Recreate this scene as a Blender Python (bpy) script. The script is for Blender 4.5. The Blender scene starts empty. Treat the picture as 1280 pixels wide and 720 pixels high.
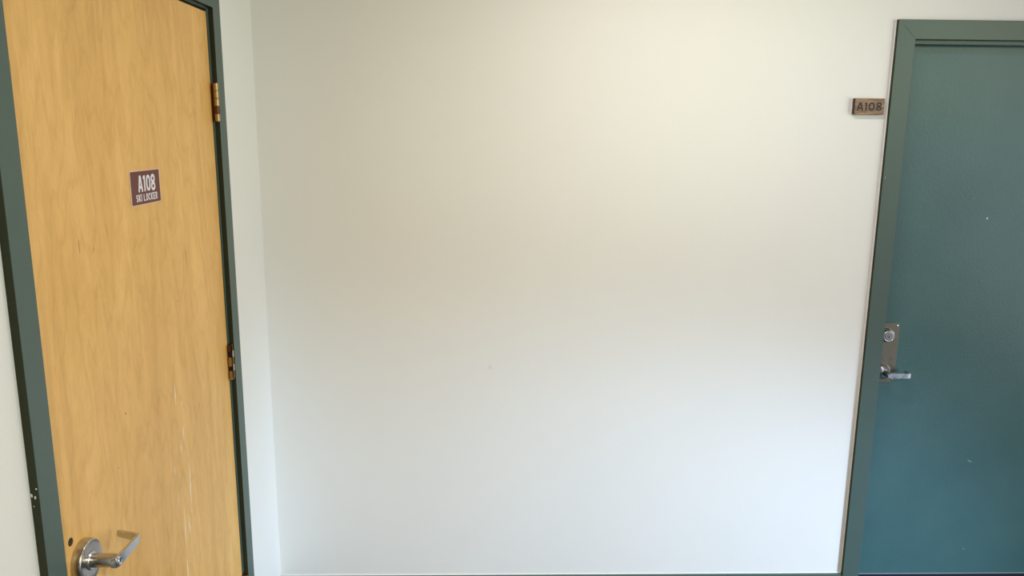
import bpy, bmesh, math, random
from mathutils import Vector, Matrix
random.seed(4)
PI = math.pi
C = bpy.context.scene.collection

# ------------------------------------------------------------------ materials
def mat(name, col=(.8, .8, .8), rough=.5, metal=0., spec=.5):
    m = bpy.data.materials.new(name); m.use_nodes = True
    b = m.node_tree.nodes['Principled BSDF']
    b.inputs['Base Color'].default_value = (*col, 1)
    b.inputs['Roughness'].default_value = rough
    b.inputs['Metallic'].default_value = metal
    b.inputs['Specular IOR Level'].default_value = spec
    return m

def N(m, t, **kw):
    n = m.node_tree.nodes.new(t)
    for k, v in kw.items():
        if k in n.inputs: n.inputs[k].default_value = v
        else: setattr(n, k, v)
    return n

def lk(m, a, b): m.node_tree.links.new(a, b)
def bsdf(m): return m.node_tree.nodes['Principled BSDF']

def coords(m, scale, rot=(0, 0, 0)):
    t = N(m, 'ShaderNodeTexCoord'); mp = N(m, 'ShaderNodeMapping')
    mp.inputs['Scale'].default_value = scale; mp.inputs['Rotation'].default_value = rot
    lk(m, t.outputs['Object'], mp.inputs['Vector']); return mp.outputs['Vector']

def ramp(m, fac, stops):
    r = N(m, 'ShaderNodeValToRGB')
    e = r.color_ramp.elements
    while len(e) < len(stops): e.new(.5)
    for el, (p, c) in zip(e, stops): el.position = p; el.color = (*c, 1)
    lk(m, fac, r.inputs['Fac']); return r.outputs['Color']

def noise(m, vec, scale, detail=3, rough=.5, dist=0.):
    n = N(m, 'ShaderNodeTexNoise', Scale=scale, Detail=detail, Roughness=rough, Distortion=dist)
    lk(m, vec, n.inputs['Vector']); return n.outputs['Fac']

def bump(m, fac, strength, dist):
    b = N(m, 'ShaderNodeBump', Strength=strength, Distance=dist)
    lk(m, fac, b.inputs['Height']); lk(m, b.outputs['Normal'], bsdf(m).inputs['Normal'])

def mixc(m, fac, a, b, mode='MIX'):
    x = N(m, 'ShaderNodeMix', data_type='RGBA', blend_type=mode)
    for s, v in ((x.inputs[6], a), (x.inputs[7], b)):
        if isinstance(v, tuple): s.default_value = (*v, 1)
        else: lk(m, v, s)
    if isinstance(fac, float): x.inputs[0].default_value = fac
    else: lk(m, fac, x.inputs[0])
    return x.outputs[2]

def paint(name, a, b, rough, bstr, bscale, spec=.5, msc=2.2):
    m = mat(name, a, rough, 0, spec)
    v = coords(m, (1, 1, 1))
    f = noise(m, v, msc, 5, .6)
    lk(m, ramp(m, f, [(.3, a), (.7, b)]), bsdf(m).inputs['Base Color'])
    bump(m, noise(m, v, bscale, 2, .5), bstr, .001)
    return m

M = {}
M['wall'] = paint('wall paint', (.800, .795, .770), (.815, .808, .785), .55, .25, 220, .35)
M['ceiling'] = paint('cedar boards', (.40, .25, .12), (.47, .31, .16), .6, .3, 40)
M['floor'] = paint('floor carpet', (.045, .050, .075), (.065, .070, .10), .95, .8, 300, .2, 60)
M['green'] = paint('green frame paint', (0.06, 0.0994, 0.0873), (0.068, 0.1081, 0.095), .42, .2, 160)
M['green_shaded'] = paint('green frame paint shaded sides', (.022, .027, .013), (.030, .035, .017), .6, .2, 160, .25)  # shade painted in: darker copy of the frame green for side faces
M['teal'] = paint('green door paint', (0.042, 0.1125, 0.1183), (0.0588, 0.136, 0.1408), .40, .35, 120, .5, 2.6)
M['caulk'] = paint('white caulk', (.82, .81, .78), (.86, .85, .83), .5, .4, 90)
M['black'] = mat('black gap', (.004, .004, .004), .9)
M['navy'] = paint('navy rubber', (0.0024, 0.0028, 0.0099), (0.004, 0.0044, 0.0144), .55, .3, 90)
M['lip'] = mat('pale edge strip', (.22, .27, .33), .4)
M['scratch'] = mat('bare scratch', (.92, .86, .74), .7)
M['scuff'] = mat('pale scuff', (.62, .66, .62), .7)
M['wallscuff'] = mat('wall scuff', (.62, .60, .53), .7)
M['greendark'] = mat('mitre joint', (.018, .03, .026), .6)

def metal(name, col, rough, bs=.15):
    m = mat(name, col, rough, 1.)
    v = coords(m, (12, 90, 12))
    f = noise(m, v, 3, 3)
    lk(m, ramp(m, f, [(.3, (rough * .8,) * 3), (.7, (rough * 1.25,) * 3)]), bsdf(m).inputs['Roughness'])
    return m
M['steel'] = metal('satin steel', (.50, .48, .46), .30)
M['steel_lever'] = metal('satin steel lever', (.60, .62, .66), .30)
M['darksteel'] = metal('grey steel', (.30, .29, .30), .38)
M['chrome'] = metal('chrome', (.72, .73, .76), .28)
M['plate'] = metal('aged bronze plate', (.19, .165, .135), .42)
M['brass'] = metal('worn brass', (.40, .29, .15), .36)
M['brass2'] = mat('brown brass plate', (.34, .20, .07), .42, .6)
M['pinkbrass'] = mat('pale worn knuckle', (.50, .38, .28), .5)
M['bronze'] = metal('dark bronze', (.13, .065, .035), .42)
M['bronze_leaf'] = metal('reddish bronze', (.20, .085, .040), .45)
M['keyslot'] = mat('key slot', (.01, .01, .01), .6)
M['plug'] = mat('dark plug', (.030, .014, .010), .55)

# wood veneer: rotary cut birch, honey varnish. Object axes: y across, z up
def wood(name, cols, rough):
    m = mat(name, cols[1], rough)
    v = coords(m, (1, 1, 1))
    # broad plain-sliced bands
    v2 = coords(m, (1, 7, .7)); band = noise(m, v2, 1.5, 5, .6, .8)
    base = ramp(m, band, [(.25, cols[0]), (.5, cols[1]), (.78, cols[2])])
    # soft flame figure
    v3 = coords(m, (1, 2.2, .55))
    w = N(m, 'ShaderNodeTexWave', wave_type='RINGS', rings_direction='X', Scale=3.2, Distortion=16., Detail=4.)
    w.inputs['Detail Scale'].default_value = 1.6
    lk(m, v3, w.inputs['Vector'])
    fig = ramp(m, w.outputs['Fac'], [(0., (.94, .915, .85)), (.22, (1., 1., 1.)), (1., (1.01, 1.01, 1.015))])
    c1 = mixc(m, 1., base, fig, 'MULTIPLY')
    # fine pores
    v4 = coords(m, (1, 190, 14)); pore = noise(m, v4, 1.3, 4, .65, .5)
    c2 = mixc(m, 1., c1, ramp(m, pore, [(.30, (.93, .905, .84)), (.50, (1, 1, 1)), (.8, (1.04, 1.04, 1.05))]), 'MULTIPLY')
    # rare dark mineral flecks
    v5 = coords(m, (1, 40, 5)); fl = noise(m, v5, 1.3, 2, .5, 1.2)
    c3 = mixc(m, 1., c2, ramp(m, fl, [(0., (.66, .58, .42)), (.24, (.88, .84, .74)), (.31, (1, 1, 1))]), 'MULTIPLY')
    # mottled chatoyance across the grain
    v6 = coords(m, (1, 14, 9)); ch = noise(m, v6, 1.6, 5, .65, 1.2)
    c4 = mixc(m, 1., c3, ramp(m, ch, [(.3, (.95, .935, .89)), (.5, (1, 1, 1)), (.7, (1.03, 1.035, 1.05))]), 'MULTIPLY')
    lk(m, c4, bsdf(m).inputs['Base Color'])
    bump(m, pore, .08, .0005)
    return m
M['wood'] = wood('honey veneer', [(0.6442, 0.353, 0.099), (0.7571, 0.4356, 0.132), (0.8646, 0.5218, 0.178)], .42)
M['woodedge'] = mat('pale veneer edge', (.74, .56, .33), .6)

def plaque_wood():
    m = mat('plaque wood', (.3, .17, .1), .45)
    v = coords(m, (14, 14, 260)); f = noise(m, v, 1.2, 3, .6, .4)
    lk(m, ramp(m, f, [(.32, (.11, .042, .022)), (.5, (.22, .115, .065)), (.66, (.40, .26, .17))]), bsdf(m).inputs['Base Color'])
    return m
M['plaque'] = plaque_wood()
M['plaque_end'] = mat('dark plaque end', (.035, .012, .006), .5)
M['ink'] = mat('black lettering', (.012, .010, .009), .5)
M['maroon'] = paint('maroon print', (.112, .021, .019), (.130, .027, .024), .45, .05, 90)
M['cream'] = mat('cream print', (.72, .55, .43), .5)
M['letterwhite'] = mat('pale lettering', (.78, .74, .80), .5)

# ------------------------------------------------------------------ mesh helpers
def link(name, bm, mats, parent=None, smooth=False, bevel=0., seg=2):
    bmesh.ops.recalc_face_normals(bm, faces=bm.faces)
    me = bpy.data.meshes.new(name); bm.to_mesh(me); bm.free()
    if not isinstance(mats, (list, tuple)): mats = [mats]
    for m in mats: me.materials.append(m)
    for p in me.polygons: p.use_smooth = smooth
    o = bpy.data.objects.new(name, me); C.objects.link(o)
    if parent:
        o.parent = parent
        w = Vector((0, 0, 0)); q = parent
        while q: w += q.location; q = q.parent
        # parents carry translation only; keep world placement of the mesh
        me.transform(Matrix.Translation(-w))
    if bevel:
        b = o.modifiers.new('bevel', 'BEVEL'); b.width = bevel; b.segments = seg
        b.limit_method = 'ANGLE'; b.angle_limit = math.radians(40)
    if smooth:
        me.set_sharp_from_angle(angle=math.radians(38))
    return o

def setp(o, label=None, cat=None, kind=None, group=None):
    if label: o['label'] = label
    if cat: o['category'] = cat
    if kind: o['kind'] = kind
    if group: o['group'] = group
    return o

def empty(name, loc, parent=None):
    o = bpy.data.objects.new(name, None); C.objects.link(o)
    o.empty_display_size = .05
    if parent:
        o.parent = parent; w = Vector((0, 0, 0)); q = parent
        while q: w += q.location; q = q.parent
        o.location = Vector(loc) - w
    else: o.location = loc
    return o

def box(bm, a, b, mi=0):
    x0, y0, z0 = (min(a[i], b[i]) for i in range(3)); x1, y1, z1 = (max(a[i], b[i]) for i in range(3))
    v = [bm.verts.new(p) for p in [(x0, y0, z0), (x1, y0, z0), (x1, y1, z0), (x0, y1, z0), (x0, y0, z1), (x1, y0, z1), (x1, y1, z1), (x0, y1, z1)]]
    for f in ((0, 3, 2, 1), (4, 5, 6, 7), (0, 1, 5, 4), (1, 2, 6, 5), (2, 3, 7, 6), (3, 0, 4, 7)):
        bm.faces.new([v[i] for i in f]).material_index = mi
    return v

def frame3(axis):
    z = Vector(axis).normalized()
    x = z.orthogonal().normalized(); return x, z.cross(x), z

def lathe(bm, c, axis, prof, n=48, mi=0):
    """prof: list of (distance along axis, radius)"""
    c = Vector(c); X, Y, Z = frame3(axis); rings = []
    for d, r in prof:
        if r < 1e-6: rings.append([bm.verts.new(c + Z * d)])
        else: rings.append([bm.verts.new(c + Z * d + (X * math.cos(2 * PI * i / n) + Y * math.sin(2 * PI * i / n)) * r) for i in range(n)])
    for a, b in zip(rings, rings[1:]):
        for i in range(n):
            j = (i + 1) % n
            if len(a) == 1 and len(b) == 1: continue
            if len(a) == 1: f = bm.faces.new((a[0], b[i], b[j]))
            elif len(b) == 1: f = bm.faces.new((a[i], a[j], b[0]))
            else: f = bm.faces.new((a[i], a[j], b[j], b[i]))
            f.material_index = mi
    for ends in (rings[0], rings[-1]):
        if len(ends) > 2: bm.faces.new(ends).material_index = mi

def prism(bm, pts, thick_vec, mi=0):
    """closed polygon extruded along thick_vec"""
    t = Vector(thick_vec)
    a = [bm.verts.new(Vector(p)) for p in pts]; b = [bm.verts.new(Vector(p) + t) for p in pts]
    bm.faces.new(a).material_index = mi; bm.faces.new(b[::-1]).material_index = mi
    n = len(a)
    for i in range(n):
        j = (i + 1) % n; bm.faces.new((a[i], b[i], b[j], a[j])).material_index = mi

def rrect(w, h, r, n=6):
    out = []
    for cx, cy, a0 in ((w / 2 - r, h / 2 - r, 0), (-w / 2 + r, h / 2 - r, 90), (-w / 2 + r, -h / 2 + r, 180), (w / 2 - r, -h / 2 + r, 270)):
        for k in range(n + 1):
            a = math.radians(a0 + 90 * k / n); out.append((cx + r * math.cos(a), cy + r * math.sin(a)))
    return out

def sweep_frame(bm, s0, s1, top, prof, place, z0=0., mi_edges=()):
    """door frame: profile points (offset_side, offset_head, height) swept up, across, down with mitres.
    place(s, z, h) -> world point. mi_edges: profile segments that take material 1"""
    n = len(prof); cols = []
    for (a, ah, h) in prof:
        cols.append([bm.verts.new(place(s0 - a, z0, h)), bm.verts.new(place(s0 - a, top + ah, h)),
                     bm.verts.new(place(s1 + a, top + ah, h)), bm.verts.new(place(s1 + a, z0, h))])
    for i in range(n):
        j = (i + 1) % n
        for k in range(3):
            f = bm.faces.new((cols[i][k], cols[j][k], cols[j][k + 1], cols[i][k + 1]))
            f.material_index = 1 if i in mi_edges else 0
    bm.faces.new([c[0] for c in cols]); bm.faces.new([c[3] for c in cols][::-1])

# ---- lettering from strokes
def arc(cx, cy, rx, ry, a0, a1, n=14):
    return [(cx + rx * math.cos(math.radians(a0 + (a1 - a0) * k / n)), cy + ry * math.sin(math.radians(a0 + (a1 - a0) * k / n))) for k in range(n + 1)]
def ring(cx, cy, rx, ry, n=24, p=1.):
    out = []
    for k in range(n + 1):
        a = 2 * PI * k / n; c, s = math.cos(a), math.sin(a)
        out.append((cx + rx * math.copysign(abs(c) ** p, c), cy + ry * math.copysign(abs(s) ** p, s)))
    return out
def glyph(ch, w, h, t, serif=False):
    """centre lines of a letter of outer size w x h, stroke t"""
    l, r, b, u, m = t / 2, w - t / 2, t / 2, h - t / 2, w / 2
    ym = h * .5
    if ch == 'A': return [[(t * .5, 0), (m - t * .16, h)], [(w - t * .5, 0), (m + t * .16, h)], [(w * .26, h * .29), (w * .74, h * .29)]]
    if ch == '1':
        return [[(m + t * .15, 0), (m + t * .15, h)], [(m - w * .42, h * .80), (m + t * .1, h - t * .45)]]
    if ch == '0': return [ring(m, h / 2, w / 2 - t / 2, h / 2 - t / 2, 28, .8)]
    if ch == 'O': return [ring(m, h / 2, w / 2 - t / 2, h / 2 - t / 2, 28, .7)]
    if ch == '8': return [ring(m, h * .74, (w / 2 - t / 2) * .92, h * .26 - t / 2 + t * .12, 24, .85), ring(m, h * .26, w / 2 - t / 2, h * .26 - t / 2 + t * .12, 24, .85)]
    if ch == 'S':
        rx, ry = w / 2 - t / 2, (h - t) / 4
        return [arc(m, u - ry, rx, ry, 15, 180, 10)[0:] + arc(m, u - ry, rx, ry, 180, 250, 5)[1:] + arc(m, b + ry, rx, ry, 70, 0, 5) + arc(m, b + ry, rx, ry, 0, -165, 10)[1:]]
    if ch == 'K': return [[(l, 0), (l, h)], [(w - t * .4, h), (l + t * .2, h * .42)], [(l + w * .22, h * .55), (w - t * .35, 0)]]
    if ch == 'I': return [[(m, 0), (m, h)]]
    if ch == 'L': return [[(l, h), (l, b), (w, b)]]
    if ch == 'C': return [arc(m, h / 2, w / 2 - t / 2, h / 2 - t / 2, 40, 320, 22)]
    if ch == 'E': return [[(w, u), (l, u), (l, b), (w, b)], [(l, ym), (w * .88, ym)]]
    if ch == 'R': return [[(l, 0), (l, u), (m, u)] + arc(m, h * .73, w / 2 - t / 2, u - h * .73, 90, -90, 10) + [(l, h * .73 - (u - h * .73))], [(m, h * .46), (w - t * .4, 0)]]
    return []

def letter_bm(bm, lines, t, to_world, nvec, depth):
    """flat raised strokes with mitred joints, each stroke one clean ribbon"""
    for q, L in enumerate(lines):
        nv = Vector(nvec).normalized() * (depth - q * .00007)
        L = [Vector(p) for i, p in enumerate(L) if i == 0 or (Vector(p) - Vector(L[i - 1])).length > 1e-6]
        closed = (L[0] - L[-1]).length < 1e-5
        if closed: L = L[:-1]
        n = len(L); rows = []
        for i in range(n):
            if closed: p0, p1 = L[i - 1], L[(i + 1) % n]
            else: p0, p1 = L[max(i - 1, 0)], L[min(i + 1, n - 1)]
            d0 = (L[i] - p0) if (L[i] - p0).length > 0 else (p1 - L[i]); d1 = (p1 - L[i]) if (p1 - L[i]).length > 0 else d0
            d0 = d0.normalized(); d1 = d1.normalized(); n0 = Vector((-d0.y, d0.x)); n1 = Vector((-d1.y, d1.x))
            mt = (n0 + n1); mt = mt.normalized() if mt.length > 1e-4 else n0
            k = t / 2 / max(mt.dot(n0), .38); a = L[i] + mt * k; b = L[i] - mt * k
            rows.append([bm.verts.new(to_world(a.x, a.y)), bm.verts.new(to_world(b.x, b.y)), bm.verts.new(to_world(b.x, b.y) + nv), bm.verts.new(to_world(a.x, a.y) + nv)])
        pairs = list(zip(rows, rows[1:])) + ([(rows[-1], rows[0])] if closed else [])
        for r0, r1 in pairs:
            for k in range(4): bm.faces.new((r0[k], r0[(k + 1) % 4], r1[(k + 1) % 4], r1[k]))
        if not closed: bm.faces.new(rows[0]); bm.faces.new(rows[-1][::-1])

# ------------------------------------------------------------------ room shell
XR, YR, H = 5.2, -5.4, 2.72           # room extents
T = .14
# left door (in wall_left, x = 0): face inner edges, outer edges
L0, L1, LT = -1.4536, -.4270, 2.1996
# right door (in wall_back, y = 0)
R0, R1, RT = 2.3316, 3.2700, 2.1850

bm = bmesh.new()
box(bm, (-T, YR, 0), (0, L0 - .030, H)); box(bm, (-T, L1 + .030, 0), (0, T, H)); box(bm, (-T, L0 - .030, LT + .030), (0, L1 + .030, H))
setp(link('wall_left', bm, M['wall']), 'off-white painted wall on the left holding the honey wood door', 'wall', 'structure')
bm = bmesh.new()
box(bm, (0, 0, 0), (R0 - .030, T, H)); box(bm, (R1 + .030, 0, 0), (XR, T, H)); box(bm, (R0 - .030, 0, RT + .030), (R1 + .030, T, H))
setp(link('wall_back', bm, M['wall']), 'wide blank off-white wall facing the viewer between the two doors', 'wall', 'structure')
bm = bmesh.new(); box(bm, (-T, YR - T, -.1), (XR + T, T, 0))
setp(link('floor', bm, M['floor']), 'dark navy carpeted corridor floor below the frame', 'floor', 'structure')
bm = bmesh.new(); box(bm, (-T, YR - T, H), (XR + T, T, H + .1))
setp(link('ceiling', bm, M['ceiling']), 'cedar boarded corridor ceiling above the frame', 'ceiling', 'structure')

# rear wall with a wide window band and right wall with a tall one: the tall one is added to go with the lights
WX0, WX1, WZ0, WZ1 = 1.6, 4.9, .5, 2.3
bm = bmesh.new()
box(bm, (-T, YR - T, 0), (WX0, YR, H)); box(bm, (WX1, YR - T, 0), (XR + T, YR, H))
box(bm, (WX0, YR - T, 0), (WX1, YR, WZ0)); box(bm, (WX0, YR - T, WZ1), (WX1, YR, H))
setp(link('wall_rear', bm, M['ceiling']), 'cedar clad wall behind the viewer with a wide window', 'wall', 'structure')
RY0, RY1, RZ0, RZ1 = -4.6, -1.2, .12, 2.60
bm = bmesh.new()
box(bm, (XR, YR, 0), (XR + T, RY0, H)); box(bm, (XR, RY1, 0), (XR + T, T, H))
box(bm, (XR, RY0, 0), (XR + T, RY1, RZ0)); box(bm, (XR, RY0, RZ1), (XR + T, RY1, H))
setp(link('wall_right', bm, M['ceiling']), 'cedar clad wall at the right end of the corridor with an added tall window', 'wall', 'structure')
def window(name, horiz, a0, a1, z0, z1, pos, label):
    root = empty(name, (pos, a0, z0) if not horiz else (a0, pos, z0)); setp(root, label, 'window', 'structure')
    b = bmesh.new(); w = .05
    def bb(s0, zz0, s1, zz1):
        if horiz: box(b, (s0, pos - .03, zz0), (s1, pos + .03, zz1))
        else: box(b, (pos - .03, s0, zz0), (pos + .03, s1, zz1))
    bb(a0, z0, a0 + w, z1); bb(a1 - w, z0, a1, z1); bb(a0 + w, z0, a1 - w, z0 + w); bb(a0 + w, z1 - w, a1 - w, z1)
    mid = (a0 + a1) / 2; bb(mid - w / 2, z0 + w, mid + w / 2, z1 - w)
    link('window_frame', b, M['green'], root)
window('window_1', True, WX0, WX1, WZ0, WZ1, YR - .07, 'green framed window in the wall behind the viewer')
window('added_window_2', False, RY0, RY1, RZ0, RZ1, XR + .07, 'added unseen green framed tall window at the right end of the corridor')

# ------------------------------------------------------------------ frames (trim) and doors
def pl_left(s, z, h): return Vector((h, s, z))
def pl_back(s, z, h): return Vector((s, -h, z))

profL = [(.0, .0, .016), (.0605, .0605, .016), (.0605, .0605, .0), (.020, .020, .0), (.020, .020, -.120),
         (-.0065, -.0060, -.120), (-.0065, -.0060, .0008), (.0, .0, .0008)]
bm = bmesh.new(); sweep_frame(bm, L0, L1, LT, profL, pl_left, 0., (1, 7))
setp(link('trim_1', bm, [M['green'], M['green_shaded']], None, False, .0012), 'dark green metal door frame around the honey wood door', 'door frame', 'structure')
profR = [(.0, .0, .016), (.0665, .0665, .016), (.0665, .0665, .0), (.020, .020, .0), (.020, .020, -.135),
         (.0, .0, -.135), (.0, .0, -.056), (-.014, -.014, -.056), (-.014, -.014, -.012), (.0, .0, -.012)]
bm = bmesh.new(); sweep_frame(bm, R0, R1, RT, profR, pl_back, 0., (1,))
setp(link('trim_2', bm, [M['green'], M['green_shaded']], None, False, .0012), 'grey-green door frame with a mitred corner around the dark green door', 'door frame', 'structure')
# mitre joint line of the right frame
o = bpy.data.objects['trim_2']
bm = bmesh.new()
for sx, s in ((R0, -1), (R1, 1)):
    a = Vector((sx + s * .004, -.0161, RT + .004)); b = Vector((sx + s * .046, -.0161, RT + .046)); p = Vector((.0005, 0, .0005 * -s * -1))
    pv = Vector((1, 0, s * -1)).normalized() * .0006
    prism(bm, [a + pv, b + pv, b - pv, a - pv], (0, .0006, 0))
link('mitre_joint', bm, M['greendark'], o)

# paint chips: small irregular flakes
def flake(bm, c, u, v, w, h, n, mi=0, k=8):
    c, u, v = Vector(c), Vector(u), Vector(v)
    prism(bm, [c + u * w * .5 * math.cos(2 * PI * i / k) * random.uniform(.6, 1.2) + v * h * .5 * math.sin(2 * PI * i / k) * random.uniform(.6, 1.2) for i in range(k)], Vector(n) * .0004, mi)
bm = bmesh.new()
for (x, z, w, h) in ((.003, 1.193, .004, .009), (.009, 1.189, .003, .008), (.0125, 1.206, .003, .004), (.005, 1.172, .002, .003)):
    flake(bm, (x, L0 - .0606, z), (1, 0, 0), (0, 0, 1), w, h, (0, -1, 0))
link('chipped_paint', bm, M['scuff'], bpy.data.objects['trim_1'])['label'] = 'white chips in the green paint'
bm = bmesh.new()
flake(bm, (2.2735, -.0161, 1.700), (1, 0, 0), (0, 0, 1), .0025, .004, (0, -1, 0))
link('chipped_paint', bm, M['scuff'], o)['label'] = 'white chip in the green paint'
bm = bmesh.new()
for (x, z, r) in ((2.3255, 1.465, .0022), (2.262 + .055, 1.715, .0018), (2.262 + .052, 1.90, .0012), (2.262 + .050, .80, .0012)):
    flake(bm, (x, -.0161, z), (1, 0, 0), (0, 0, 1), r, r, (0, -1, 0))
link('pin_hole', bm, M['greendark'], o)

# ---- caulk beads with an uneven edge
def bead(pts_fn, n, wid, name, label, nvec, side):
    bm = bmesh.new(); rows = []
    for i in range(n + 1):
        t = i / n; p = Vector(pts_fn(t)); w = wid(t)
        a = p; b = p + Vector(side) * w; nv = Vector(nvec)
        rows.append([bm.verts.new(a), bm.verts.new(a + nv * .0022), bm.verts.new(a + Vector(side) * w * .5 + nv * .0016), bm.verts.new(b + nv * .0004), bm.verts.new(b)])
    for r0, r1 in zip(rows, rows[1:]):
        for k in range(4): bm.faces.new((r0[k], r0[k + 1], r1[k + 1], r1[k]))
    for r in (rows[0], rows[-1]): bm.faces.new(r)
    setp(link(name, bm, M['caulk'], None, True), label, 'caulk line', 'structure')
rw = [random.uniform(-1, 1) for _ in range(200)]
def rnd(t, f):
    x = t * f; i = int(x); a = x - i; a = a * a * (3 - 2 * a); return rw[i % 200] * (1 - a) + rw[(i + 1) % 200] * a
bead(lambda t: (.0605 * 0 + R0 - .0668, 0, .11 + t * 2.14), 260, lambda t: .0036 + .0012 * rnd(t, 34) + .0014 * rnd(t + .3, 90), 'trim_3',
     'thin uneven white caulk line down the edge of the green door frame', (0, -1, 0), (-1, 0, 0))
bead(lambda t: (.002 + t * (R0 - .070), 0, .1012), 200, lambda t: .0035 + .001 * rnd(t, 30) + max(0., .004 * (1 - t / .25)) * 1., 'trim_4',
     'thin white caulk line along the top of the green baseboard', (0, -1, 0), (0, 0, 1))

# ---- baseboards
bm = bmesh.new(); box(bm, (0.002, -.012, .001), (R0 - .0670, 0, .1010))
setp(link('baseboard_back', bm, M['green'], None, False, .002), 'grey-green painted baseboard along the foot of the blank wall', 'baseboard', 'structure')
bm = bmesh.new(); box(bm, (0, L1 + .0610, .001), (.012, -.013, .1010))
setp(link('baseboard_left', bm, M['green'], None, False, .002), 'short green baseboard between the wood door frame and the corner', 'baseboard', 'structure')

# ================================================================== left door
d1 = empty('door_1', (-.0225, (L0 + L1) / 2, 0)); setp(d1, 'honey-coloured birch veneer door with lever handle and maroon sticker', 'door', 'structure')
DY0, DY1, DZ1 = L0 + .0095, L1 - .0148, 2.1862
bm = bmesh.new(); box(bm, (-.045, DY0, .008), (.0, DY1, DZ1))
leaf1 = link('door_leaf', bm, [M['wood'], M['scratch'], M['plug']], d1, False, .0008, 1)
# long bare scratches and small knots (0.2 mm proud slivers on the leaf)
bm = bmesh.new()
for (ya, za, yb, zb, w) in ((-.8594, 1.190, -.8608, 1.128, .0016), (-.8057, .9454, -.8105, .812, .0019), (-.8600, .846, -.8665, .70, .0013), (-.8665, .705, -.8700, .60, .0016),
                            (-.8255, 1.060, -.8270, 1.020, .0016), (-.8480, 1.025, -.8492, .985, .0014), (-.8105, .812, -.8112, .790, .0009),
                            (-.8215, 1.130, -.8222, 1.115, .0011), (-.8350, .800, -.8362, .745, .0010), (-.8300, .775, -.8310, .742, .0014),
                            (-.9005, .980, -.9010, .940, .0007), (-.8900, .900, -.8907, .850, .0006), (-.6600, 1.13, -.6605, 1.105, .0008)):
    mid = ((ya + yb) / 2, (za + zb) / 2)
    prism(bm, [(.0001, ya, za), (.0001, mid[0] + w * 1.35, mid[1]), (.0001, yb, zb), (.0001, mid[0] - w * 1.35, mid[1])], (.00025, 0, 0))
link('scratch_marks', bm, M['scratch'], d1)['label'] = 'pale vertical scratches in the veneer'
bm = bmesh.new()
for (y, z, w, h) in ((-1.135, 1.2088, .006, .006), (-1.190, 1.10, .002, .006), (-1.262, 1.615, .0018, .028), (-1.205, 1.60, .0012, .014), (-.905, 1.715, .0012, .012), (-1.04, 1.32, .0015, .005), (-.80, 1.40, .0012, .008)):
    flake(bm, (.0001, y, z), (0, 1, 0), (0, 0, 1), w, h, (.5, 0, 0))
kn = mat('knot', (.26, .13, .045), .5)
link('knot_mark', bm, kn, d1)['label'] = 'small dark knot marks'
# dark plug hole beside the rose
bm = bmesh.new(); lathe(bm, (.0, -1.4055, 1.0400), (1, 0, 0), [(-.006, .0085), (.0006, .0085), (.0010, .0075), (.0002, .0055), (.0002, 0)], 24)
link('screw_plug', bm, M['plug'], d1, True)['label'] = 'dark brown round plug'

# ---- lever handle, left door
def lever_set_left(root, yc, zc):
    h = bmesh.new()
    lathe(h, (0, yc, zc), (1, 0, 0), [(.0, .0445), (.0015, .0450), (.0165, .0447), (.0182, .0440), (.0192, .0430), (.0196, .0415), (.0190, .0300), (.0188, .0190), (.0170, .0185), (.0170, 0)], 72)
    rose = link('lever_handle', h, M['steel'], root, True); rose['label'] = 'satin steel lever handle with round rose'
    b = bmesh.new()
    lathe(b, (.0165, yc, zc), (1, 0, 0), [(0, .0185), (.0045, .0185), (.006, .0172), (.006, .0140)], 48)
    link('collar', b, M['chrome'], rose, True)
    b = bmesh.new()
    lathe(b, (.018, yc, zc), (1, 0, 0), [(0, .0144), (.042, .0138), (.050, .0134), (.0545, .0122), (.0555, .0095), (.0555, 0)], 48)
    link('spindle', b, M['steel'], rose, True)
    # blade: flat bar from the spindle end along +y, then a return towards the door
    b = bmesh.new(); t = .0065; xo = .0765
    L = .098; hh = .0118
    outer = []
    # cross sections along the centre path: (x, y, half height)
    path = [(xo - .012, yc - .0135, .0095), (xo - .0035, yc - .0110, .0112), (xo, yc - .002, .0118), (xo + .001, yc + .03, .0102), (xo + .001, yc + .07, .0092), (xo + .0005, yc + L - .010, .0086)]
    for k in range(7):
        a = PI / 2 * k / 6; r = .009
        path.append((xo - r + r * math.cos(a), yc + L - .009 + r * math.sin(a), .0086))
    path += [(xo - .018, yc + L + .004, .0082), (xo - .038, yc + L + .011, .0074), (xo - .055, yc + L + .018, .0064)]
    secs = []
    for i, (x, y, q) in enumerate(path):
        p0 = Vector(path[max(i - 1, 0)][:2]); p1 = Vector(path[min(i + 1, len(path) - 1)][:2]); d = (p1 - p0).normalized()
        nrm = Vector((d.y, -d.x))   # outward (towards +x on the blade)
        top = zc + hh + .0008; cz = zc - .0005
        pts = []
        for (s, zz) in ((.5, -1), (.5, 1), (-.5, 1), (-.5, -1)):
            pts.append(b.verts.new((x + nrm.x * t * (s - .5), y + nrm.y * t * (s - .5), cz + zz * q)))
        secs.append(pts)
    for s0, s1 in zip(secs, secs[1:]):
        for k in range(4): b.faces.new((s0[k], s0[(k + 1) % 4], s1[(k + 1) % 4], s1[k]))
    b.faces.new(secs[0]); b.faces.new(secs[-1][::-1])
    link('lever', b, M['steel_lever'], rose, True, .0012, 3)
    b = bmesh.new(); xk = xo + .0012
    lathe(b, (xo - .006, yc - .001, zc), (1, 0, 0), [(0, .0085), (.0078, .0085), (.0084, .0078), (.0078, .0064), (.0078, 0)], 32)
    link('key_cylinder', b, M['chrome'], rose, True)
    b = bmesh.new(); box(b, (xo + .0016, yc - .0021, zc - .0048), (xo + .0022, yc - .0005, zc + .0042))
    box(b, (xo + .0016, yc - .0001, zc - .0030), (xo + .0022, yc + .0014, zc + .0000))
    link('key_slot', b, M['keyslot'], rose)
lever_set_left(d1, -1.3722, .9800)

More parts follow.
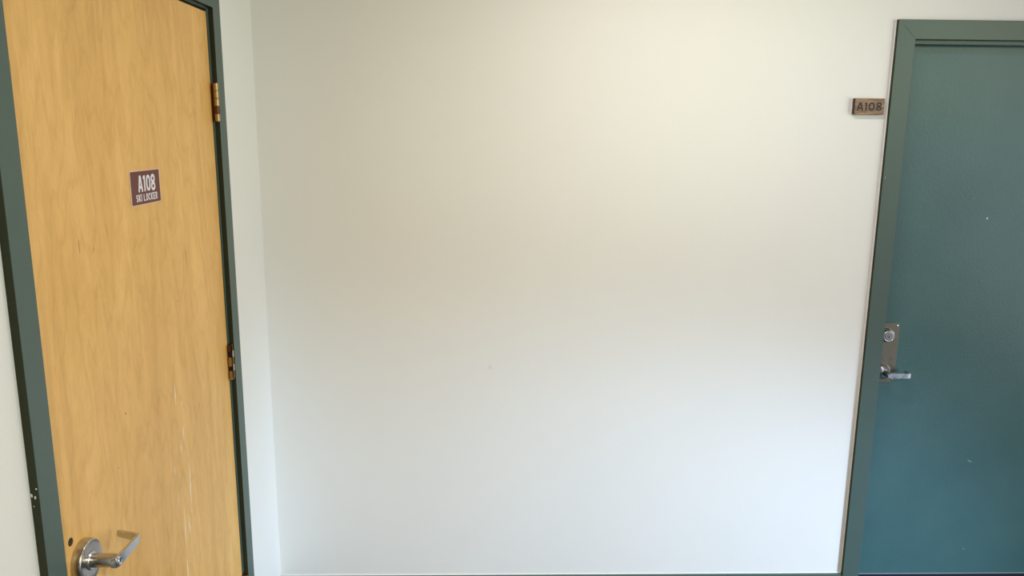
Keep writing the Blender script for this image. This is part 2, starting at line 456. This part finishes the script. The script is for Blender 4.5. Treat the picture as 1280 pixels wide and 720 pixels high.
# ---- hinges, left door (half-inch barrels in worn bronze)
def hinge(root, z0, z1, style):
    yb, xb, r = L1 - .0190, .0170, .0076
    b = bmesh.new()
    # leaf visible in the gap: from the door edge round to the barrel
    box(b, (.0004, DY1 - .0015, z0 + .001), (.0024, DY1 + .0030, z1 - .001)); box(b, (.0054, L1 - .0064, z0 + .001), (.0068, L1 - .0005, z1 - .001))
    prism(b, [(.0020, DY1 + .0005, z0 + .001), (.0034, DY1 - .0010, z0 + .001), (xb + .001, yb - r * .6, z0 + .001), (xb - .001, yb, z0 + .001)], (0, 0, z1 - z0 - .002))
    hg = link('hinge', b, M['bronze_leaf'], root, False, .0004, 1); hg['label'] = {'full': 'bronze and brass butt hinge', 'worn': 'worn brass hinge with open knuckles'}[style]
    H_ = z1 - z0; n = 5
    for k in range(n):
        za = z0 + H_ * k / n + .0004; zb = z0 + H_ * (k + 1) / n - .0004
        b = bmesh.new()
        if style == 'full':
            lathe(b, (xb, yb, za), (0, 0, 1), [(0, r * .93), (.0006, r), (zb - za - .0006, r), (zb - za, r * .93)], 28)
            link('knuckle', b, M['brass'] if k != 1 else M['bronze'], hg, True)
        else:
            if k in (1, 3):
                # exposed knuckle with an open dark seam around it
                box(b, (xb - .012, yb - .0050, za - .0022), (xb - .0030, yb + .0145, zb + .0008), 1)
                box(b, (xb - .004, yb + .0010, za + .0008), (xb - .0010, yb + .0130, zb + .0002), 0)
                link('knuckle', b, [M['pinkbrass'], M['black']], hg, False, .0005, 1)
            elif k == 4:
                box(b, (xb - .013, yb - .0060, za - .001), (xb - .0035, yb + .0150, zb), 0)
                link('knuckle', b, M['bronze'], hg, False, .001)
            else:
                box(b, (xb - .013, yb - .0075, za - .0040), (xb - .0034, yb + .0160, zb + .0040))
                link('knuckle', b, M['brass2'], hg, False, .0008)
    if style == 'full':
        for zc_, s in ((z1, 1), (z0, -1)):
            b = bmesh.new(); lathe(b, (xb, yb, zc_), (0, 0, s), [(0, r * .75), (.0016, r * .75), (.0026, r * .45), (.0030, 0)], 24)
            link('pin_tip', b, M['bronze'], hg, True)
hinge(d1, 1.873, 1.984, 'full'); hinge(d1, 1.070, 1.182, 'worn'); hinge(d1, .268, .379, 'full')

# ================================================================== right door
DF = .060   # door face set back
d2 = empty('door_2', ((R0 + R1) / 2, DF + .02, 0)); setp(d2, 'dark green painted door with lock plate set in a grey-green frame', 'door', 'structure')
bm = bmesh.new(); box(bm, (R0 + .003, DF, .0605), (R1 - .003, DF + .044, RT - .003))
link('door_leaf', bm, M['teal'], d2, False, .0008, 1)
bm = bmesh.new(); box(bm, (R0 + .003, DF + .001, .004), (R1 - .003, DF + .040, .0600)); box(bm, (R0 + .003, DF - .004, .012), (R1 - .003, DF + .001, .0590))
link('door_sweep', bm, M['navy'], d2, False, .001)['label'] = 'dark navy strip along the bottom edge'
bm = bmesh.new(); box(bm, (R0 + .003, DF - .0035, .0592), (R1 - .003, DF, .0622))
link('edge_strip', bm, M['lip'], d2, False, .0005)
bm = bmesh.new()
flake(bm, (2.7203, DF - .0001, 1.5445), (1, 0, 0), (0, 0, 1), .007, .007, (0, -1, 0))
link('chipped_paint', bm, mat('white chip', (.75, .78, .76), .6), d2)['label'] = 'white chip in the green paint'
bm = bmesh.new()
for (x, z, w, h, a) in ((2.778, .559, .022, .0028, -25), (2.80, .17, .012, .0018, -30), (2.66, 1.62, .004, .002, 0)):
    u = Vector((math.cos(math.radians(a)), 0, math.sin(math.radians(a)))); v = Vector((-u.z, 0, u.x))
    flake(bm, (x, DF - .0001, z), u, v, w, h, (0, -1, 0))
link('paint_scratch', bm, mat('pale green scratch', (.30, .40, .40), .6), d2)['label'] = 'pale scratches in the green paint'

# lock plate
def lockset(root):
    px0, px1, pz0, pz1 = 2.348, 2.4285, .8930, 1.1345
    w, h = px1 - px0, pz1 - pz0; cx, cz = (px0 + px1) / 2, (pz0 + pz1) / 2
    b = bmesh.new()
    out = []
    for sx, sz, r in ((1, 1, .006), (-1, 1, .006), (-1, -1, .022), (1, -1, .022)):
        a0 = {(1, 1): 0, (-1, 1): 90, (-1, -1): 180, (1, -1): 270}[(sx, sz)]
        for k in range(9):
            a = math.radians(a0 + 90 * k / 8); out.append((cx + sx * (w / 2 - r) + r * math.cos(a), DF, cz + sz * (h / 2 - r) + r * math.sin(a)))
    prism(b, out, (0, -.0030, 0))
    pl = link('lock_plate', b, M['plate'], root, False, .0009, 3); pl['label'] = 'tall aged bronze lock plate'
    yf = DF - .0030
    b = bmesh.new(); lathe(b, (2.4185, yf, 1.1240), (0, -1, 0), [(0, .0042), (.0012, .0038), (.0020, .0020), (.0021, 0)], 24)
    link('screw', b, M['chrome'], pl, True)
    b = bmesh.new(); lathe(b, (2.4175, yf, .9060), (0, -1, 0), [(0, .0042), (.0012, .0038), (.0020, .0020), (.0021, 0)], 24)
    link('screw', b, M['plate'], pl, True)
    # deadbolt cylinder with tapered collar
    c = (2.3800, yf, 1.0870)
    b = bmesh.new(); lathe(b, c, (0, -1, 0), [(0, .0285), (.003, .0283), (.017, .0222), (.0195, .0216), (.0200, .0205), (.0190, .0190), (.0188, 0)], 64)
    db = link('deadbolt', b, M['chrome'], root, True); db['label'] = 'round chrome deadbolt cylinder'
    b = bmesh.new(); lathe(b, (c[0], yf - .0180, c[2]), (0, -1, 0), [(0, .0183), (.0016, .0183), (.0018, .0178), (.0014, .0120), (.0014, .0075), (.0024, .0070), (.0024, 0)], 48)
    link('cylinder_face', b, M['darksteel'], db, True)
    b = bmesh.new(); yk = yf - .0206
    box(b, (c[0] - .0010, yk, c[2] - .0085), (c[0] + .0012, yk + .0006, c[2] + .0020)); box(b, (c[0] - .0020, yk, c[2] - .0035), (c[0] + .0020, yk + .0006, c[2] - .0005))
    link('key_slot', b, M['keyslot'], db)
    # lever
    hx, hz = 2.3790, .9385
    b = bmesh.new(); lathe(b, (hx, yf, hz), (0, -1, 0), [(0, .0305), (.004, .0300), (.012, .0245), (.0175, .0175), (.0200, .0145), (.0200, 0)], 64)
    hd = link('lever_handle', b, M['chrome'], root, True); hd['label'] = 'chrome lever handle pointing right'
    b = bmesh.new(); lathe(b, (hx, yf - .018, hz), (0, -1, 0), [(0, .0125), (.028, .0112), (.034, .0100), (.036, .008), (.036, 0)], 40)
    link('spindle', b, M['steel'], hd, True)
    b = bmesh.new(); yo = -.0045; t = .0065; x0 = hx - .0075; Lx = .0835
    path = []
    for k in range(7):
        a = PI * (1 - k / 12.); path.append((hx + .0018 - .0110 * math.sin(PI / 2 * (1 - k / 6)), yo, max(.0100 * math.cos(PI / 2 * (1 - k / 6)), .002)))
    path += [(hx + .03, yo, .0100), (hx + .06, yo, .0096), (hx + Lx - .008, yo, .0094)]
    for k in range(1, 6):
        a = PI / 2 * k / 5; r = .007
        path.append((hx + Lx - .007 + r * math.sin(a), yo + r - r * math.cos(a), .0093))
    path += [(hx + Lx, yo + .022, .0085), (hx + Lx - .0005, yo + .042, .0065)]
    secs = []
    for i, (x, y, q) in enumerate(path):
        p0 = Vector(path[max(i - 1, 0)][:2]); p1 = Vector(path[min(i + 1, len(path) - 1)][:2]); d = (p1 - p0).normalized()
        nrm = Vector((-d.y, d.x)); top = .0114; cz_ = hz + (0 if i < 9 else (.0100 - q) * .8)
        secs.append([b.verts.new((x + nrm.x * t * s, y + nrm.y * t * s, cz_ + zz * q)) for s, zz in ((0, -1), (0, 1), (1, 1), (1, -1))])
    for s0, s1 in zip(secs, secs[1:]):
        for k in range(4): b.faces.new((s0[k], s0[(k + 1) % 4], s1[(k + 1) % 4], s1[k]))
    b.faces.new(secs[0]); b.faces.new(secs[-1][::-1])
    link('lever', b, M['steel_lever'], hd, True, .0010, 3)
lockset(d2)

# ================================================================== signs
# maroon sticker on the wood door
sy0, sy1, sz0, sz1 = -1.0175, -.8525, 1.6705, 1.7525
root = empty('locker_sign', (0, (sy0 + sy1) / 2, (sz0 + sz1) / 2))
setp(root, 'small maroon sticker reading A108 SKI LOCKER on the honey wood door', 'sign')
cy, cz, w, h = (sy0 + sy1) / 2, (sz0 + sz1) / 2, sy1 - sy0, sz1 - sz0
bm = bmesh.new(); prism(bm, [(.0002, cy + a, cz + b) for a, b in rrect(w, h, .004)], (.0010, 0, 0))
link('sign_border', bm, M['cream'], root)
bm = bmesh.new(); prism(bm, [(.0010, cy + a, cz + b) for a, b in rrect(w - .0075, h - .0038, .003)], (.0005, 0, 0))
link('sign_panel', bm, M['maroon'], root)
def text_on(txt, x0, x1, zb, zt, stroke, gap, xplane, base, parent, m, axis, widths={}, depth=.0004, name='lettering', space=.5):
    """fit txt into [x0, x1] x [zb, zt]; axis 'y' = on the left wall plane, 'x' = on the back wall plane"""
    hh = zt - zb; ws = [widths.get(c, 1.) if c != ' ' else space for c in txt]
    n = len(txt); unit = (x1 - x0 - gap * (n - 1)) / sum(ws); x = x0; bm = bmesh.new()
    for c, wf in zip(txt, ws):
        gw = unit * wf
        # work in a square-ish space so that strokes keep even weight
        for L in [glyph(c, gw, hh, stroke)]:
            if axis == 'y': f = lambda u, v, X=x: Vector((xplane, X + u, zb + v)); nv = (1, 0, 0)
            else: f = lambda u, v, X=x: Vector((X + u, xplane, zb + v)); nv = (0, -1, 0)
            letter_bm(bm, L, stroke, f, nv, depth)
        x += gw + gap
    return link(name, bm, m, parent)
text_on('A108', sy0 + .24 * w, sy0 + .815 * w, sz1 - .62 * h, sz1 - .15 * h, .0068, .0030, .0015, None, root, M['letterwhite'], 'y', {'1': .55, 'A': 1.08})
text_on('SKI LOCKER', sy0 + .155 * w, sy0 + .865 * w, sz1 - .895 * h, sz1 - .685 * h, .0031, .0028, .0015, None, root, M['letterwhite'], 'y', {'I': .36, 'K': 1.05}, space=.35)

# carved wooden plaque by the green door
qx0, qx1, qz0, qz1, qt = 2.1345, 2.2425, 1.9235, 1.9800, .0200
root = empty('room_number_plaque', ((qx0 + qx1) / 2, 0, (qz0 + qz1) / 2))
setp(root, 'small brown wooden block reading A108 on the wall beside the dark green door', 'sign')
bm = bmesh.new(); box(bm, (qx0, -qt, qz0), (qx1, -.0005, qz1))
for f in bm.faces:
    c = f.calc_center_median()
    if c.x < qx0 + 1e-5: f.material_index = 1
link('plaque_block', bm, [M['plaque'], M['plaque_end']], root, False, .0015, 2)
text_on('A108', qx0 + .0075, qx1 - .0100, qz0 + .0132, qz1 - .0145, .0058, .0045, -qt + .0001, None, root, M['ink'], 'x', {'1': .42, 'A': 1.16, '0': 1.10, '8': 1.0}, depth=.0005)
# caulk smear around the plaque
bm = bmesh.new()
for (a, b) in (((qx0 - .001, -.0015, qz0 - .0035), (qx1 + .001, 0, qz0 - .0002)), ((qx0 - .0035, -.0015, qz0 - .001), (qx0 - .0002, 0, qz1 + .001)), ((qx0 - .001, -.0015, qz1 + .0002), (qx1 + .001, 0, qz1 + .0025)), ((qx1 + .0002, -.0015, qz0 - .001), (qx1 + .002, 0, qz1 + .001))):
    box(bm, a, b)
link('glue_edge', bm, M['caulk'], root, True, .0009)

# faint marks on the blank wall
bm = bmesh.new()
flake(bm, (.831, -.0001, .974), (1, 0, 0), (0, 0, 1), .0035, .020, (0, -1, 0)); flake(bm, (.838, -.0001, .968), (1, 0, 0), (0, 0, 1), .0025, .008, (0, -1, 0))
link('scuff_mark', bm, M['wallscuff'], bpy.data.objects['wall_back'])['label'] = 'small yellowish scuff on the wall'

# ------------------------------------------------------------------ lights
def area(name, loc, target, sx, sy, power, col, spread=180):
    if sx == 0:
        l = bpy.data.lights.new(name, 'SPOT'); l.energy = power; l.color = col; l.spot_size = math.radians(spread); l.spot_blend = sy; l.shadow_soft_size = .18
        o = bpy.data.objects.new(name, l); C.objects.link(o); o.location = loc
        o.rotation_euler = (Vector(target) - Vector(loc)).to_track_quat('-Z', 'Y').to_euler()
        return o
    l = bpy.data.lights.new(name, 'AREA'); l.shape = 'RECTANGLE'; l.size = sx; l.size_y = sy; l.energy = power; l.color = col; l.spread = math.radians(spread)
    o = bpy.data.objects.new(name, l); C.objects.link(o); o.location = loc
    o.rotation_euler = (Vector(target) - Vector(loc)).to_track_quat('-Z', 'Y').to_euler()
    return o
LIGHTS = dict(  # added unseen spots and panels, placed to shape the wall's light gradients
    s1=dict(loc=(5.08, -2.64, 1.02), target=(1.01, 0, -.6), sx=0, sy=.83, spread=47),
    s2=dict(loc=(4.75, -3.39, 2.46), target=(-.45, 0, 2.76), sx=0, sy=.84, spread=76),
    s2e=dict(loc=(5.08, -4.3, 2.3), target=(1.3, 0, 2.6), sx=0, sy=.6, spread=26),
    wash2=dict(loc=(2.6, -1.5, 2.68), target=(2.6, -1.5, 0), sx=1.0, sy=.15),
    right=dict(loc=(5.22, -2.9, 1.3), target=(0, -2.9, 1.3), sx=3.3, sy=2.3),
    wash=dict(loc=(1.5, -.9, 2.68), target=(1.5, -.9, 0), sx=1.0, sy=.15),
    ceil3=dict(loc=(1.6, -3.6, 2.66), target=(1.6, -3.6, 0), sx=1.2, sy=.3),
)
POW = dict(s1=(810.00, (0.531, 0.728, 1.000)), s2=(105.00, (0.976, 1.000, 0.548)), s2e=(79.50, (0.736, 1.000, 0.629)), wash=(15.00, (1.000, 0.950, 0.850)), wash2=(8.25, (0.091, 0.212, 1.000)), ceil3=(63.90, (1.000, 0.948, 0.691)), right=(73.55, (0.899, 1.000, 0.952)))
for k, v in LIGHTS.items():
    if k in POW: area('added_light_' + k, power=POW[k][0], col=POW[k][1], **v)
wd = bpy.data.worlds.new('world'); bpy.context.scene.world = wd; wd.use_nodes = True
bg = wd.node_tree.nodes['Background']; bg.inputs[0].default_value = (.55, .75, 1, 1); bg.inputs[1].default_value = 0.1  #WORLD

# ------------------------------------------------------------------ camera
cam = bpy.data.cameras.new('camera'); co = bpy.data.objects.new('camera', cam); C.objects.link(co)
cam.sensor_width = 36; cam.lens = 973.332 / 1280 * 36; cam.clip_start = .02
R = [[0.9996536356980922, -0.024644879418196708, 0.00923247280247683], [0.004208423103421328, -0.19660217707678088, -0.9804743102925504], [0.025978795402568606, 0.9801735631443712, -0.19643036502103958]]
r, d, f = (Vector(x) for x in R)
m3 = Matrix((r, -d, -f)).transposed()
co.matrix_world = Matrix.Translation((.838, -2.85, 1.85)) @ m3.to_4x4()
sc = bpy.context.scene; sc.camera = co
sc.view_settings.view_transform = 'Standard'; sc.view_settings.look = 'None'; sc.view_settings.gamma = 1; sc.view_settings.exposure = 0
sc.view_settings.use_curve_mapping = False
